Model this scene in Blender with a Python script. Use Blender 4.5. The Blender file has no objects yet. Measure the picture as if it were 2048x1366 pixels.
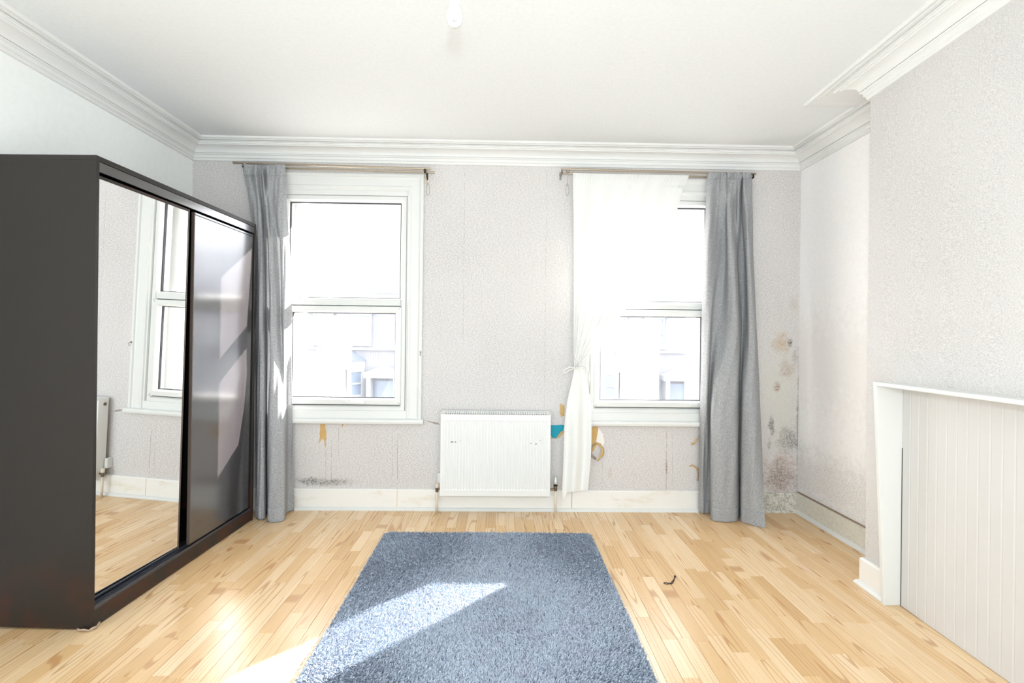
import bpy, bmesh, math, random
import numpy as np
from mathutils import Vector, Matrix
random.seed(4)
S = bpy.context.scene
COL = S.collection

# ------------------------------------------------------------------ camera
FPX, YAW, ROLL, HY, HC = 1000.0, 0.0173, 0.0115, 676.2, 1.26
cam_d = bpy.data.cameras.new('camera')
cam = bpy.data.objects.new('camera', cam_d)
COL.objects.link(cam)
cam_d.sensor_width = 36.0
cam_d.lens = FPX / 2048 * 36
cam_d.shift_y = -(683 - HY) / 2048
cam_d.clip_start = 0.02
cam_d.clip_end = 200
cam.matrix_world = (Matrix.Translation((0, 0, HC)) @ Matrix.Rotation(-YAW, 4, 'Z')
                    @ Matrix.Rotation(math.pi / 2, 4, 'X') @ Matrix.Rotation(ROLL, 4, 'Z'))
S.camera = cam

# ------------------------------------------------------------------ world, sun, lights, exposure
w = bpy.data.worlds.new('world')
S.world = w
w.use_nodes = True
bg = w.node_tree.nodes['Background']
bg.inputs[0].default_value = (0.93, 0.96, 1.0, 1)
bg.inputs[1].default_value = 4.6

sun_d = bpy.data.lights.new('sun', 'SUN')
sun_d.energy = 38
sun_d.angle = math.radians(0.6)
sun_d.color = (1.0, 0.96, 0.90)
sun = bpy.data.objects.new('sun', sun_d)
COL.objects.link(sun)
sun.rotation_euler = Vector((-0.95, -1.0, -0.69)).to_track_quat('-Z', 'Y').to_euler()

def area(name, loc, target, sx, sy, power, color=(1, 1, 1)):
    d = bpy.data.lights.new(name, 'AREA')
    d.shape = 'RECTANGLE'
    d.size, d.size_y, d.energy, d.color = sx, sy, power, color
    o = bpy.data.objects.new(name, d)
    COL.objects.link(o)
    o.location = loc
    o.rotation_euler = (Vector(target) - Vector(loc)).to_track_quat('-Z', 'Y').to_euler()
    return o
# two added fill lamps for bounced light, and the photographer's flash by the camera
area('rear_fill', (0.0, -1.5, 1.55), (0, 3, 1.6), 3.6, 2.0, 37, (0.80, 0.915, 1.0))
area('rear_floor_fill', (-0.3, -0.3, 0.35), (-0.5, 1.3, 2.6), 3.2, 1.6, 37, (0.78, 0.90, 1.0))
area('camera_flash', (0.0, -0.08, 1.55), (0, 3.6, 1.45), 0.05, 0.05, 17, (0.86, 0.94, 1.0))

S.view_settings.view_transform = 'Standard'
S.view_settings.look = 'None'
S.view_settings.exposure = 0.53
S.view_settings.gamma = 1.0
S.view_settings.use_curve_mapping = False
S.cycles.max_bounces = 12
S.cycles.diffuse_bounces = 6
S.cycles.transparent_max_bounces = 16
S.cycles.sample_clamp_indirect = 6

# ------------------------------------------------------------------ helpers
def ray(px, py):
    a, b = px - 1024, py - HY
    c, s = math.cos(ROLL), math.sin(ROLL)
    x, z = (a * c + b * s) / FPX, -(-a * s + b * c) / FPX
    c, s = math.cos(YAW), math.sin(YAW)
    return (x * c + s, -x * s + c, z)
def at(px, py, Y):
    "point of the plane Y=const seen at a pixel"
    d = ray(px, py)
    t = Y / d[1]
    return Vector((d[0] * t, Y, HC + d[2] * t))
def srgb(r, g, b):
    f = lambda v: (v / 255 / 12.92) if v / 255 <= 0.04045 else ((v / 255 + 0.055) / 1.055) ** 2.4
    return (f(r), f(g), f(b), 1)

class MB:
    def __init__(s): s.v, s.f = [], []
    def box(s, x0, x1, y0, y1, z0, z1):
        n = len(s.v)
        s.v += [(x, y, z) for z in (z0, z1) for y in (y0, y1) for x in (x0, x1)]
        s.f += [tuple(n + i for i in q) for q in ((0, 2, 3, 1), (4, 5, 7, 6), (0, 1, 5, 4), (2, 6, 7, 3), (0, 4, 6, 2), (1, 3, 7, 5))]
        return s
    def quad(s, a, b, c, d):
        n = len(s.v); s.v += [tuple(a), tuple(b), tuple(c), tuple(d)]; s.f.append((n, n + 1, n + 2, n + 3)); return s
    def strip(s, rows, close=False, caps=False):
        "rows: list of equal-length point lists"
        n = len(s.v); m = len(rows[0])
        for r in rows: s.v += [tuple(p) for p in r]
        for i in range(len(rows) - 1):
            for j in range(m if close else m - 1):
                k = (j + 1) % m
                s.f.append((n + i * m + j, n + i * m + k, n + (i + 1) * m + k, n + (i + 1) * m + j))
        if caps:
            s.f.append(tuple(n + j for j in range(m))[::-1])
            s.f.append(tuple(n + (len(rows) - 1) * m + j for j in range(m)))
        return s
    def tube(s, pts, r, seg=10, caps=True):
        pts = [Vector(p) for p in pts]
        rr = r if isinstance(r, (list, tuple)) else [r] * len(pts)
        rows = []
        t0 = (pts[1] - pts[0]).normalized()
        up = Vector((0, 0, 1)) if abs(t0.z) < 0.9 else Vector((1, 0, 0))
        nrm = t0.cross(up).normalized()
        for i, p in enumerate(pts):
            t = (pts[min(i + 1, len(pts) - 1)] - pts[max(i - 1, 0)]).normalized()
            nrm = (nrm - t * nrm.dot(t)).normalized()
            b = t.cross(nrm)
            rows.append([p + (nrm * math.cos(2 * math.pi * k / seg) + b * math.sin(2 * math.pi * k / seg)) * rr[i] for k in range(seg)])
        return s.strip(rows, True, caps)
    def lathe(s, prof, c, seg=32, axis='Z'):
        rows = []
        for r, h in prof:
            row = []
            for k in range(seg):
                a = 2 * math.pi * k / seg
                x, y = r * math.cos(a), r * math.sin(a)
                row.append((c[0] + x, c[1] + y, c[2] + h) if axis == 'Z' else (c[0] + x, c[1] + h, c[2] + y) if axis == 'Y' else (c[0] + h, c[1] + x, c[2] + y))
            rows.append(row)
        return s.strip(rows, True, True)
    def prism(s, poly, y0, y1):
        "polygon of (x,z) extruded from y0 to y1"
        n = len(s.v); m = len(poly)
        s.v += [(x, y0, z) for x, z in poly] + [(x, y1, z) for x, z in poly]
        s.f += [tuple(range(n, n + m)), tuple(range(n + 2 * m - 1, n + m - 1, -1))]
        s.f += [(n + i, n + m + i, n + m + (i + 1) % m, n + (i + 1) % m) for i in range(m)]
        return s
    def build(s, name, mat, parent=None, smooth=False, bevel=0, label=None, solid=0, subsurf=0):
        me = bpy.data.meshes.new(name)
        me.from_pydata([tuple(v) for v in s.v], [], s.f)
        bm = bmesh.new(); bm.from_mesh(me)
        bmesh.ops.recalc_face_normals(bm, faces=bm.faces); bm.to_mesh(me); bm.free()
        me.materials.append(mat)
        if smooth:
            me.polygons.foreach_set('use_smooth', [True] * len(me.polygons))
        o = bpy.data.objects.new(name, me)
        COL.objects.link(o)
        if parent is not None: o.parent = parent
        if label: o['label'] = label
        if solid:
            m = o.modifiers.new('solid', 'SOLIDIFY'); m.thickness = solid; m.offset = 0
        if subsurf:
            m = o.modifiers.new('sub', 'SUBSURF'); m.levels = subsurf; m.render_levels = subsurf
        if bevel:
            m = o.modifiers.new('bevel', 'BEVEL'); m.width = bevel; m.segments = 2; m.limit_method = 'ANGLE'
            m.angle_limit = math.radians(40)
        return o

def tag(o, label=None, cat=None, group=None, kind=None):
    if label: o['label'] = label
    if cat: o['category'] = cat
    if group: o['group'] = group
    if kind: o['kind'] = kind
    return o
def empty(name, loc=(0, 0, 0), rot=0.0):
    o = bpy.data.objects.new(name, None)
    COL.objects.link(o)
    o.location = loc
    o.rotation_euler = (0, 0, rot)
    o.empty_display_size = 0.1
    return o

def sweep(path, prof, closed=False, plane='XY'):
    """mitred sweep. path: 2D points; prof: (offset to the left of travel, height). returns rows"""
    n = len(path); rows = []
    for i in range(n):
        p = Vector(path[i])
        a = Vector(path[i - 1]) if (i > 0 or closed) else None
        b = Vector(path[(i + 1) % n]) if (i < n - 1 or closed) else None
        d1 = (p - a).normalized() if a is not None else None
        d2 = (b - p).normalized() if b is not None else None
        if d1 is None: d1 = d2
        if d2 is None: d2 = d1
        n1, n2 = Vector((-d1.y, d1.x)), Vector((-d2.y, d2.x))
        m = (n1 + n2).normalized(); m = m / max(0.2, m.dot(n1))
        row = []
        for off, h in prof:
            q = p + m * off
            row.append((q.x, q.y, h) if plane == 'XY' else (q.x, h, q.y))
        rows.append(row)
    if closed: rows.append(rows[0])
    return rows

# ------------------------------------------------------------------ materials
def new_mat(name):
    m = bpy.data.materials.new(name); m.use_nodes = True
    nt = m.node_tree
    return m, nt, nt.nodes['Principled BSDF']
def N(nt, t, **kw):
    n = nt.nodes.new(t)
    for k, v in kw.items():
        if isinstance(k, str) and hasattr(n, k): setattr(n, k, v)
    return n
def mixc(nt, fac, a, b, mode='MIX'):
    n = nt.nodes.new('ShaderNodeMix'); n.data_type = 'RGBA'; n.blend_type = mode
    for idx, v in ((0, fac), (6, a), (7, b)):
        if isinstance(v, (int, float, tuple)): n.inputs[idx].default_value = v
        else: nt.links.new(v, n.inputs[idx])
    return n.outputs[2]
def mth(nt, op, a, b=None, c=None):
    n = nt.nodes.new('ShaderNodeMath'); n.operation = op
    for i, v in enumerate((a, b, c)):
        if v is None: continue
        if isinstance(v, (int, float)): n.inputs[i].default_value = v
        else: nt.links.new(v, n.inputs[i])
    return n.outputs[0]
def coords(nt, scale=(1, 1, 1), kind='Object'):
    tc = nt.nodes.new('ShaderNodeTexCoord'); mp = nt.nodes.new('ShaderNodeMapping')
    mp.inputs['Scale'].default_value = scale
    nt.links.new(tc.outputs[kind], mp.inputs[0])
    return mp.outputs[0]
def noise(nt, vec, scale=1.0, detail=2.0, rough=0.5):
    n = nt.nodes.new('ShaderNodeTexNoise')
    n.inputs['Scale'].default_value = scale; n.inputs['Detail'].default_value = detail; n.inputs['Roughness'].default_value = rough
    nt.links.new(vec, n.inputs['Vector'])
    return n.outputs['Fac']
def ramp(nt, fac, stops):
    r = nt.nodes.new('ShaderNodeValToRGB')
    el = r.color_ramp.elements
    while len(el) < len(stops): el.new(0.5)
    for e, (p, c) in zip(el, stops): e.position = p; e.color = c
    nt.links.new(fac, r.inputs[0])
    return r.outputs[0]
def bump(nt, bs, h, strength=0.3, dist=0.001):
    b = nt.nodes.new('ShaderNodeBump'); b.inputs['Strength'].default_value = strength; b.inputs['Distance'].default_value = dist
    nt.links.new(h, b.inputs['Height']); nt.links.new(b.outputs[0], bs.inputs['Normal'])
def maprange(nt, v, a, b, c=0.0, d=1.0, smooth=False):
    n = nt.nodes.new('ShaderNodeMapRange')
    if smooth: n.interpolation_type = 'SMOOTHSTEP'
    nt.links.new(v, n.inputs[0])
    for i, x in enumerate((a, b, c, d)): n.inputs[i + 1].default_value = x
    return n.outputs[0]

def plain(name, col, rough=0.5, metal=0.0, spec=None, fleck=0.0, scale=60):
    m, nt, bs = new_mat(name)
    if fleck:
        n = noise(nt, coords(nt), scale, 3)
        c2 = tuple(min(1, v * (1 - fleck)) for v in col[:3]) + (1,)
        nt.links.new(mixc(nt, n, c2, col), bs.inputs['Base Color'])
    else:
        bs.inputs['Base Color'].default_value = col
    bs.inputs['Roughness'].default_value = rough
    bs.inputs['Metallic'].default_value = metal
    if spec is not None: bs.inputs['Specular IOR Level'].default_value = spec
    return m

def wallpaper(name, lo, hi, stains=(), seams=(), sx=90, sz=170, seam_band=None, strength=0.35):
    m, nt, bs = new_mat(name)
    vec = coords(nt, (sx, sx, sz))
    a = noise(nt, vec, 1.0, 3, 0.65)
    b = noise(nt, coords(nt, (1.3, 1.3, 1.3)), 1.0, 3)
    f = maprange(nt, a, 0.33, 0.67)
    c = mixc(nt, f, lo, hi)
    c = mixc(nt, maprange(nt, b, 0.35, 0.75, 0.0, 0.35), c, hi)
    tc = nt.nodes.new('ShaderNodeTexCoord'); sp = nt.nodes.new('ShaderNodeSeparateXYZ')
    nt.links.new(tc.outputs['Object'], sp.inputs[0])
    X, Y, Z = sp.outputs
    spk = noise(nt, coords(nt, (1, 1, 1)), 95, 4, 0.7)
    med = noise(nt, coords(nt, (1, 1, 1)), 22, 4, 0.65)
    for (cx, cz, rx, rz, col, amt, speck) in stains:
        dx = mth(nt, 'DIVIDE', mth(nt, 'SUBTRACT', X, cx), rx)
        dz = mth(nt, 'DIVIDE', mth(nt, 'SUBTRACT', Z, cz), rz)
        d = mth(nt, 'SQRT', mth(nt, 'ADD', mth(nt, 'MULTIPLY', dx, dx), mth(nt, 'MULTIPLY', dz, dz)))
        d = mth(nt, 'ADD', d, mth(nt, 'MULTIPLY', mth(nt, 'SUBTRACT', med, 0.5), 1.6))
        mask = maprange(nt, d, 1.05, 0.15, 0, 1, True)
        if speck: mask = mth(nt, 'MULTIPLY', mask, maprange(nt, spk, 0.5 - 0.08, 0.5 + 0.12, 0.25, 1))
        c = mixc(nt, mth(nt, 'MULTIPLY', mask, amt), c, col)
    for (cx, z0, z1, wd, amt) in seams:
        ln = mth(nt, 'LESS_THAN', mth(nt, 'ABSOLUTE', mth(nt, 'SUBTRACT', X, cx)), wd)
        ln = mth(nt, 'MULTIPLY', ln, mth(nt, 'GREATER_THAN', Z, z0))
        ln = mth(nt, 'MULTIPLY', ln, mth(nt, 'LESS_THAN', Z, z1))
        ln = mth(nt, 'MULTIPLY', ln, maprange(nt, med, 0.4, 0.55, 0.1, 1))
        c = mixc(nt, mth(nt, 'MULTIPLY', ln, amt), c, srgb(120, 110, 100))
    nt.links.new(c, bs.inputs['Base Color'])
    bs.inputs['Roughness'].default_value = 0.85
    bs.inputs['Specular IOR Level'].default_value = 0.2
    bump(nt, bs, a, strength, 0.002)
    return m

def pxw(px, py):
    p = at(px, py, 3.666); return p.x, p.z
GR, BR, TN, PK, DK = srgb(130, 130, 124), srgb(120, 95, 75), srgb(190, 160, 120), srgb(196, 172, 166), srgb(62, 52, 46)
def st(px, py, rx, rz, c, a, sp=True):
    x, z = pxw(px, py); return (x, z, rx, rz, c, a, sp)
stains = [st(1560, 800, .20, .75, srgb(205, 204, 192), .55, False),
          st(1562, 688, .10, .10, TN, .95), st(1580, 686, .028, .05, DK, 1.0), st(1590, 712, .03, .08, BR, .5),
          st(1574, 738, .075, .08, srgb(170, 145, 122), .75), st(1554, 774, .035, .05, srgb(150, 118, 84), .95),
          st(1543, 852, .032, .10, srgb(92, 90, 92), 1.0), st(1538, 890, .02, .07, GR, .7),
          st(1580, 880, .12, .14, GR, .95), st(1561, 917, .02, .02, srgb(160, 110, 60), .9),
          st(1565, 950, .17, .20, PK, .9), st(1560, 955, .16, .17, srgb(120, 108, 100), .75), st(1597, 860, .022, .65, srgb(104, 98, 90), 1.0),
          st(1588, 610, .05, .10, srgb(190, 175, 160), .6), st(620, 962, .12, .045, srgb(96, 94, 90), 1.0), st(665, 964, .18, .035, srgb(110, 108, 100), .9),
          st(1220, 945, .02, .06, srgb(190, 170, 155), .6), st(1333, 935, .012, .07, srgb(120, 85, 62), .9), st(1394, 880, .03, .03, srgb(214, 180, 130), .8)]
seams = [(pxw(928, 500)[0], 1.2, 2.5, .0018, .35), (pxw(1092, 500)[0], .75, 2.5, .0016, .3),
         (pxw(795, 900)[0], .15, .62, .0016, .7), (pxw(785, 900)[0], .15, .60, .0012, .4), (pxw(652, 900)[0], .16, .60, .0016, .6),
         (pxw(663, 900)[0], .16, .5, .0016, .6), (pxw(677, 900)[0], .35, .60, .0016, .5),
         (pxw(1333, 900)[0], .13, .6, .0018, .7), (pxw(1345, 900)[0], .2, .6, .0014, .4), (pxw(1205, 900)[0], .13, .5, .0014, .4)]

M = {}
M['paper_back'] = wallpaper('textured_grey_wallpaper', srgb(184, 180, 178), srgb(228, 224, 222), stains, seams)
M['paper_breast'] = wallpaper('chimney_wallpaper', srgb(186, 183, 181), srgb(226, 223, 221), [], [], 150, 330, None, 0.3)
# the left wall: smooth white paint over paper
M['left_wall'] = wallpaper('left_wall_paint', srgb(242, 244, 242), srgb(246, 248, 246), [], [], 30, 30, None, 0.08)
M['alcove_wall'] = wallpaper('alcove_wall_paint', srgb(242, 240, 239), srgb(247, 245, 245), [(2.19, .3, .5, .28, srgb(176, 172, 166), .5, True), (2.19, 1.1, .5, .5, srgb(226, 220, 216), .4, False)], [], 60, 60, None, 0.15)
M['ceiling'] = wallpaper('ceiling_paint', srgb(225, 227, 227), srgb(230, 232, 232), [], [], 60, 60, None, 0.12)
M['gloss_white'] = plain('white_gloss_paint', srgb(226, 227, 224), 0.35, 0, None, 0.03, 8)
M['cornice'] = plain('cornice_plaster', srgb(230, 230, 228), 0.6, 0, None, 0.02, 6)
M['upvc'] = plain('white_plastic_frame', srgb(226, 227, 224), 0.3, 0, None, 0.03, 10)
M['gasket'] = plain('black_gasket_and_gap_shade', srgb(38, 38, 42), 0.6)  # also colours the painted shade in the sash gap
M['rad'] = plain('radiator_enamel', srgb(230, 230, 227), 0.3)
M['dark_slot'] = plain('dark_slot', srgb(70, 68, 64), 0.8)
M['brass'] = plain('aged_brass_valve', srgb(120, 105, 86), 0.4, 0.7)
M['chrome'] = plain('clear_valve_head', srgb(190, 196, 192), 0.15, 0.2)
M['rod'] = plain('brushed_nickel_rod', srgb(176, 164, 148), 0.32, 0.85)
M['steel'] = plain('steel_wire', srgb(150, 148, 142), 0.3, 0.9)
M['wood_stick'] = plain('tan_wand', srgb(196, 172, 136), 0.6)
M['black_rubber'] = plain('black_rubber', srgb(26, 24, 25), 0.6)
M['kraft'] = plain('tan_backing_paper', srgb(222, 184, 124), 0.9, 0, .1, 0.3, 40)
M['paper_white'] = plain('torn_white_paper', srgb(238, 234, 228), 0.9, 0, .1)
M['paper_grey'] = plain('torn_grey_paper', srgb(176, 166, 156), 0.9, 0, .1, 0.3, 60)
M['teal'] = plain('teal_old_paint', srgb(18, 160, 182), 0.5, 0, .3, 0.1, 60)
M['pipe'] = plain('painted_pipe', srgb(226, 214, 196), 0.45, 0, None, 0.1, 20)
M['bulb'] = plain('opal_bulb_glass', srgb(222, 222, 222), 0.25)
M['mould_base'] = plain('mouldy_white_paint', srgb(196, 194, 184), 0.6, 0, None, 0.45, 45)

def skirting_mat(name, stained, amt=1.0):
    m, nt, bs = new_mat(name)
    a = noise(nt, coords(nt, (3, 3, 9)), 1.0, 5, 0.7)
    c = ramp(nt, a, [(0.0, srgb(205, 190, 165)), (0.33, srgb(226, 220, 206)), (0.45, srgb(236, 234, 229)), (1.0, srgb(240, 239, 236))])
    if stained:
        b = noise(nt, coords(nt, (1, 1, 1)), 30, 5, 0.7)
        s = noise(nt, coords(nt, (1, 1, 1)), 120, 3, 0.7)
        f = mth(nt, 'MULTIPLY', maprange(nt, b, 0.4, 0.6), maprange(nt, s, 0.42, 0.6, 0.2, 1))
        c = mixc(nt, 0.55, c, srgb(214, 210, 194))
        c = mixc(nt, mth(nt, 'MULTIPLY', f, amt), c, srgb(140, 138, 128))
    nt.links.new(c, bs.inputs['Base Color']); bs.inputs['Roughness'].default_value = 0.4
    return m
M['skirt'] = skirting_mat('worn_white_skirting_paint', False)
M['skirt_light_stain'] = skirting_mat('lightly_stained_skirting_paint', True, 0.25)
M['skirt_stained'] = skirting_mat('mouldy_skirting_paint', True)

# laminate
def laminate(name, island):
    m, nt, bs = new_mat(name)
    if island:
        g = nt.nodes.new('ShaderNodeNewGeometry'); rnd = g.outputs['Random Per Island']
    else:
        g = nt.nodes.new('ShaderNodeObjectInfo'); rnd = g.outputs['Random']
    tc = nt.nodes.new('ShaderNodeTexCoord')
    cmb = nt.nodes.new('ShaderNodeCombineXYZ')
    nt.links.new(mth(nt, 'MULTIPLY', rnd, 37.0), cmb.inputs[0]); nt.links.new(mth(nt, 'MULTIPLY', rnd, 91.0), cmb.inputs[1])
    va = nt.nodes.new('ShaderNodeVectorMath'); nt.links.new(tc.outputs['Object'], va.inputs[0]); nt.links.new(cmb.outputs[0], va.inputs[1])
    mp = nt.nodes.new('ShaderNodeMapping'); mp.inputs['Scale'].default_value = (13, 0.38, 1); nt.links.new(va.outputs[0], mp.inputs[0])
    n1 = noise(nt, mp.outputs[0], 1.0, 0.0, 0.4)
    ring = mth(nt, 'SINE', mth(nt, 'MULTIPLY', n1, 75.0))
    line = maprange(nt, ring, 0.80, 1.0, 0, 1, True)
    mp2 = nt.nodes.new('ShaderNodeMapping'); mp2.inputs['Scale'].default_value = (420, 9, 1); nt.links.new(va.outputs[0], mp2.inputs[0])
    fine = noise(nt, mp2.outputs[0], 1.0, 2, 0.6)
    base = ramp(nt, rnd, [(0.0, srgb(214, 176, 126)), (0.3, srgb(226, 190, 142)), (0.6, srgb(232, 201, 158)), (1.0, srgb(238, 211, 172))])
    c = mixc(nt, mth(nt, 'MULTIPLY', line, 0.62), base, srgb(178, 126, 76))
    c = mixc(nt, maprange(nt, fine, 0.4, 0.75, 0, 0.30), c, srgb(194, 146, 96))
    nt.links.new(c, bs.inputs['Base Color'])
    bs.inputs['Roughness'].default_value = 0.27
    bs.inputs['Specular IOR Level'].default_value = 0.6
    return m
M['lam'] = laminate('laminate_strip', False)
M['lam_i'] = laminate('laminate_strip_far', True)
M['joint'] = plain('dark_joint', srgb(150, 108, 66), 0.8)

def board_mat():
    m, nt, bs = new_mat('dark_brown_wardrobe_foil')
    tc = nt.nodes.new('ShaderNodeTexCoord'); sp = nt.nodes.new('ShaderNodeSeparateXYZ')
    nt.links.new(tc.outputs['Object'], sp.inputs[0])
    n = noise(nt, coords(nt), 5, 3)
    wear = mth(nt, 'MULTIPLY', maprange(nt, sp.outputs[2], 0.38, 0.02, 0, 1, True), maprange(nt, n, 0.42, 0.6))
    c = mixc(nt, wear, srgb(41, 37, 34), srgb(64, 38, 28))
    chip = noise(nt, coords(nt), 160, 2, 0.5)
    ch = mth(nt, 'MULTIPLY', maprange(nt, chip, 0.80, 0.82), maprange(nt, sp.outputs[2], 0.4, 0.2))
    c = mixc(nt, ch, c, srgb(190, 170, 150))
    nt.links.new(c, bs.inputs['Base Color'])
    bs.inputs['Roughness'].default_value = 0.42
    bs.inputs['Specular IOR Level'].default_value = 0.35
    bump(nt, bs, noise(nt, coords(nt), 300, 2), 0.15, 0.0005)
    return m
M['board'] = board_mat()
def gloss_door():
    m, nt, bs = new_mat('gloss_black_door')
    bs.inputs['Base Color'].default_value = srgb(42, 38, 40)
    bs.inputs['Roughness'].default_value = 0.17
    bs.inputs['Specular IOR Level'].default_value = 1.0
    bs.inputs['Coat Weight'].default_value = 1.0; bs.inputs['Coat Roughness'].default_value = 0.19; bs.inputs['Coat IOR'].default_value = 1.6
    bump(nt, bs, noise(nt, coords(nt), 180, 2), 0.10, 0.0006)
    return m
M['door'] = gloss_door()
M['inside'] = plain('black_interior', srgb(20, 16, 15), 0.6)
M['track'] = plain('dark_metal_track', srgb(96, 98, 106), 0.3, 0.8)
M['edge'] = plain('brown_door_edge', srgb(84, 72, 66), 0.5)
M['mirror'] = plain('mirror_silver', (0.93, 0.94, 0.94, 1), 0.0, 1.0)

def fabric(name, lo, hi, transl, transp=0.0, scale=900, sheer=False):
    m, nt, bs = new_mat(name)
    out = nt.nodes['Material Output']
    a = noise(nt, coords(nt, (1, 1, 0.45)), scale, 2, 0.7)
    b = noise(nt, coords(nt, (1, 1, 1)), scale * 0.35, 2, 0.7)
    f = maprange(nt, mth(nt, 'ADD', mth(nt, 'MULTIPLY', a, 0.6), mth(nt, 'MULTIPLY', b, 0.4)), 0.36, 0.64)
    c = mixc(nt, f, lo, hi)
    nt.links.new(c, bs.inputs['Base Color']); bs.inputs['Roughness'].default_value = 0.9
    bs.inputs['Specular IOR Level'].default_value = 0.1
    tr = nt.nodes.new('ShaderNodeBsdfTranslucent'); nt.links.new(c, tr.inputs[0])
    mx = nt.nodes.new('ShaderNodeMixShader'); mx.inputs[0].default_value = transl
    nt.links.new(bs.outputs[0], mx.inputs[1]); nt.links.new(tr.outputs[0], mx.inputs[2])
    last = mx.outputs[0]
    if transp:
        tp = nt.nodes.new('ShaderNodeBsdfTransparent'); m2 = nt.nodes.new('ShaderNodeMixShader'); m2.inputs[0].default_value = transp
        nt.links.new(last, m2.inputs[1]); nt.links.new(tp.outputs[0], m2.inputs[2]); last = m2.outputs[0]
    nt.links.new(last, out.inputs[0])
    return m
M['curtain'] = fabric('grey_heather_curtain', srgb(148, 149, 151), srgb(214, 215, 217), 0.30, 0, 420)
M['sheer'] = fabric('white_sheer_voile', srgb(232, 232, 229), srgb(240, 240, 237), 0.05, 0.02, 500)

def glass():
    "window glass with a thin film of dirt and condensation that also stands in for glare haze"
    m, nt, bs = new_mat('misted_window_glass')
    out = nt.nodes['Material Output']
    tp = nt.nodes.new('ShaderNodeBsdfTransparent'); tr = nt.nodes.new('ShaderNodeBsdfTranslucent')
    tr.inputs[0].default_value = (0.95, 0.97, 1, 1)
    mx = nt.nodes.new('ShaderNodeMixShader')
    n = noise(nt, coords(nt, (1, 1, 0.6)), 5, 3)
    nt.links.new(maprange(nt, n, 0.35, 0.7, 0.01, 0.05), mx.inputs[0])  # milky scatter also put in for the washed-out glare
    nt.links.new(tp.outputs[0], mx.inputs[1]); nt.links.new(tr.outputs[0], mx.inputs[2])
    gl = nt.nodes.new('ShaderNodeBsdfGlossy'); gl.inputs['Roughness'].default_value = 0.02
    m2 = nt.nodes.new('ShaderNodeMixShader'); m2.inputs[0].default_value = 0.03
    nt.links.new(mx.outputs[0], m2.inputs[1]); nt.links.new(gl.outputs[0], m2.inputs[2])
    nt.links.new(m2.outputs[0], out.inputs[0])
    return m
M['glass'] = glass()

def rug_mat():
    m, nt, bs = new_mat('blue_grey_shag')
    a = noise(nt, coords(nt), 240, 2, 0.8)
    b = noise(nt, coords(nt), 7, 3)
    c = mixc(nt, maprange(nt, a, 0.33, 0.67), srgb(148, 160, 177), srgb(202, 211, 223))
    c = mixc(nt, maprange(nt, b, 0.4, 0.7, 0, 0.4), c, srgb(164, 166, 182))
    nt.links.new(c, bs.inputs['Base Color']); bs.inputs['Roughness'].default_value = 0.95
    bs.inputs['Specular IOR Level'].default_value = 0.1
    return m
M['rug'] = rug_mat()
M['rug_back'] = plain('rug_backing', srgb(128, 140, 156), 0.95, 0, .1)
M['panel'] = plain('white_boarding_paint', srgb(213, 211, 209), 0.45, 0, None, 0.03, 5)
M['brick_far'] = plain('pale_london_brick', srgb(130, 130, 134), 0.9, 0, .1, 0.18, 6)
M['stone_far'] = plain('white_render', srgb(163, 165, 168), 0.8, 0, .1)
M['slate_far'] = plain('blue_slate', srgb(112, 122, 140), 0.7, 0, .2, 0.25, 8)
M['pane_far'] = plain('far_window_pane', srgb(122, 132, 148), 0.2)
M['asphalt'] = plain('asphalt', srgb(132, 132, 135), 0.9, 0, .1, 0.15, 2)
M['brick_own'] = plain('outer_painted_masonry', srgb(238, 238, 236), 0.9, 0, .1, 0.06, 30)

# ------------------------------------------------------------------ room dimensions
XL, XR, D, ZC = -2.266, 2.190, 3.666, 2.648
YB = -1.75                                  # rear wall behind the camera
BX, BY = 1.889, 2.561                       # chimney breast corner
BE = math.tan(0.0382)                       # its face runs slightly inwards towards the camera
def bx(y): return BX - BE * (BY - y)

def structure(name, label=None):
    o = empty(name); o['kind'] = 'structure'
    if label: o['label'] = label
    return o

# back wall with two window openings
wins = [(-1.165, 'window_1'), (1.090, 'window_2')]
HWO = 0.452
wall_back = MB()
xs = [XL - 0.3, wins[0][0] - HWO, wins[0][0] + HWO, wins[1][0] - HWO, wins[1][0] + HWO, XR + 0.3]
for i in range(5):
    if i in (1, 3):
        wall_back.box(xs[i], xs[i + 1], D, 3.80, -0.2, 0.70)
        wall_back.box(xs[i], xs[i + 1], D, 3.80, 2.29, ZC + 0.2)
    else:
        wall_back.box(xs[i], xs[i + 1], D, 3.80, -0.2, ZC + 0.2)
wb = wall_back.build('wall_back', M['paper_back'])
tag(wb, 'grey textured wallpaper wall with two windows, mouldy on the right', kind='structure')
ol = MB()
xo = [XL - 0.3, -1.56, -0.80, 0.69, 1.47, XR + 0.3]
for i in range(5):
    if i in (1, 3):
        ol.box(xo[i], xo[i + 1], 3.80, 4.02, -3.2, 0.74); ol.box(xo[i], xo[i + 1], 3.80, 4.02, 2.27, ZC + 1.0)
    else: ol.box(xo[i], xo[i + 1], 3.80, 4.02, -3.2, ZC + 1.0)
ol.build('outer_brickwork', M['brick_own'], wb)

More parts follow.
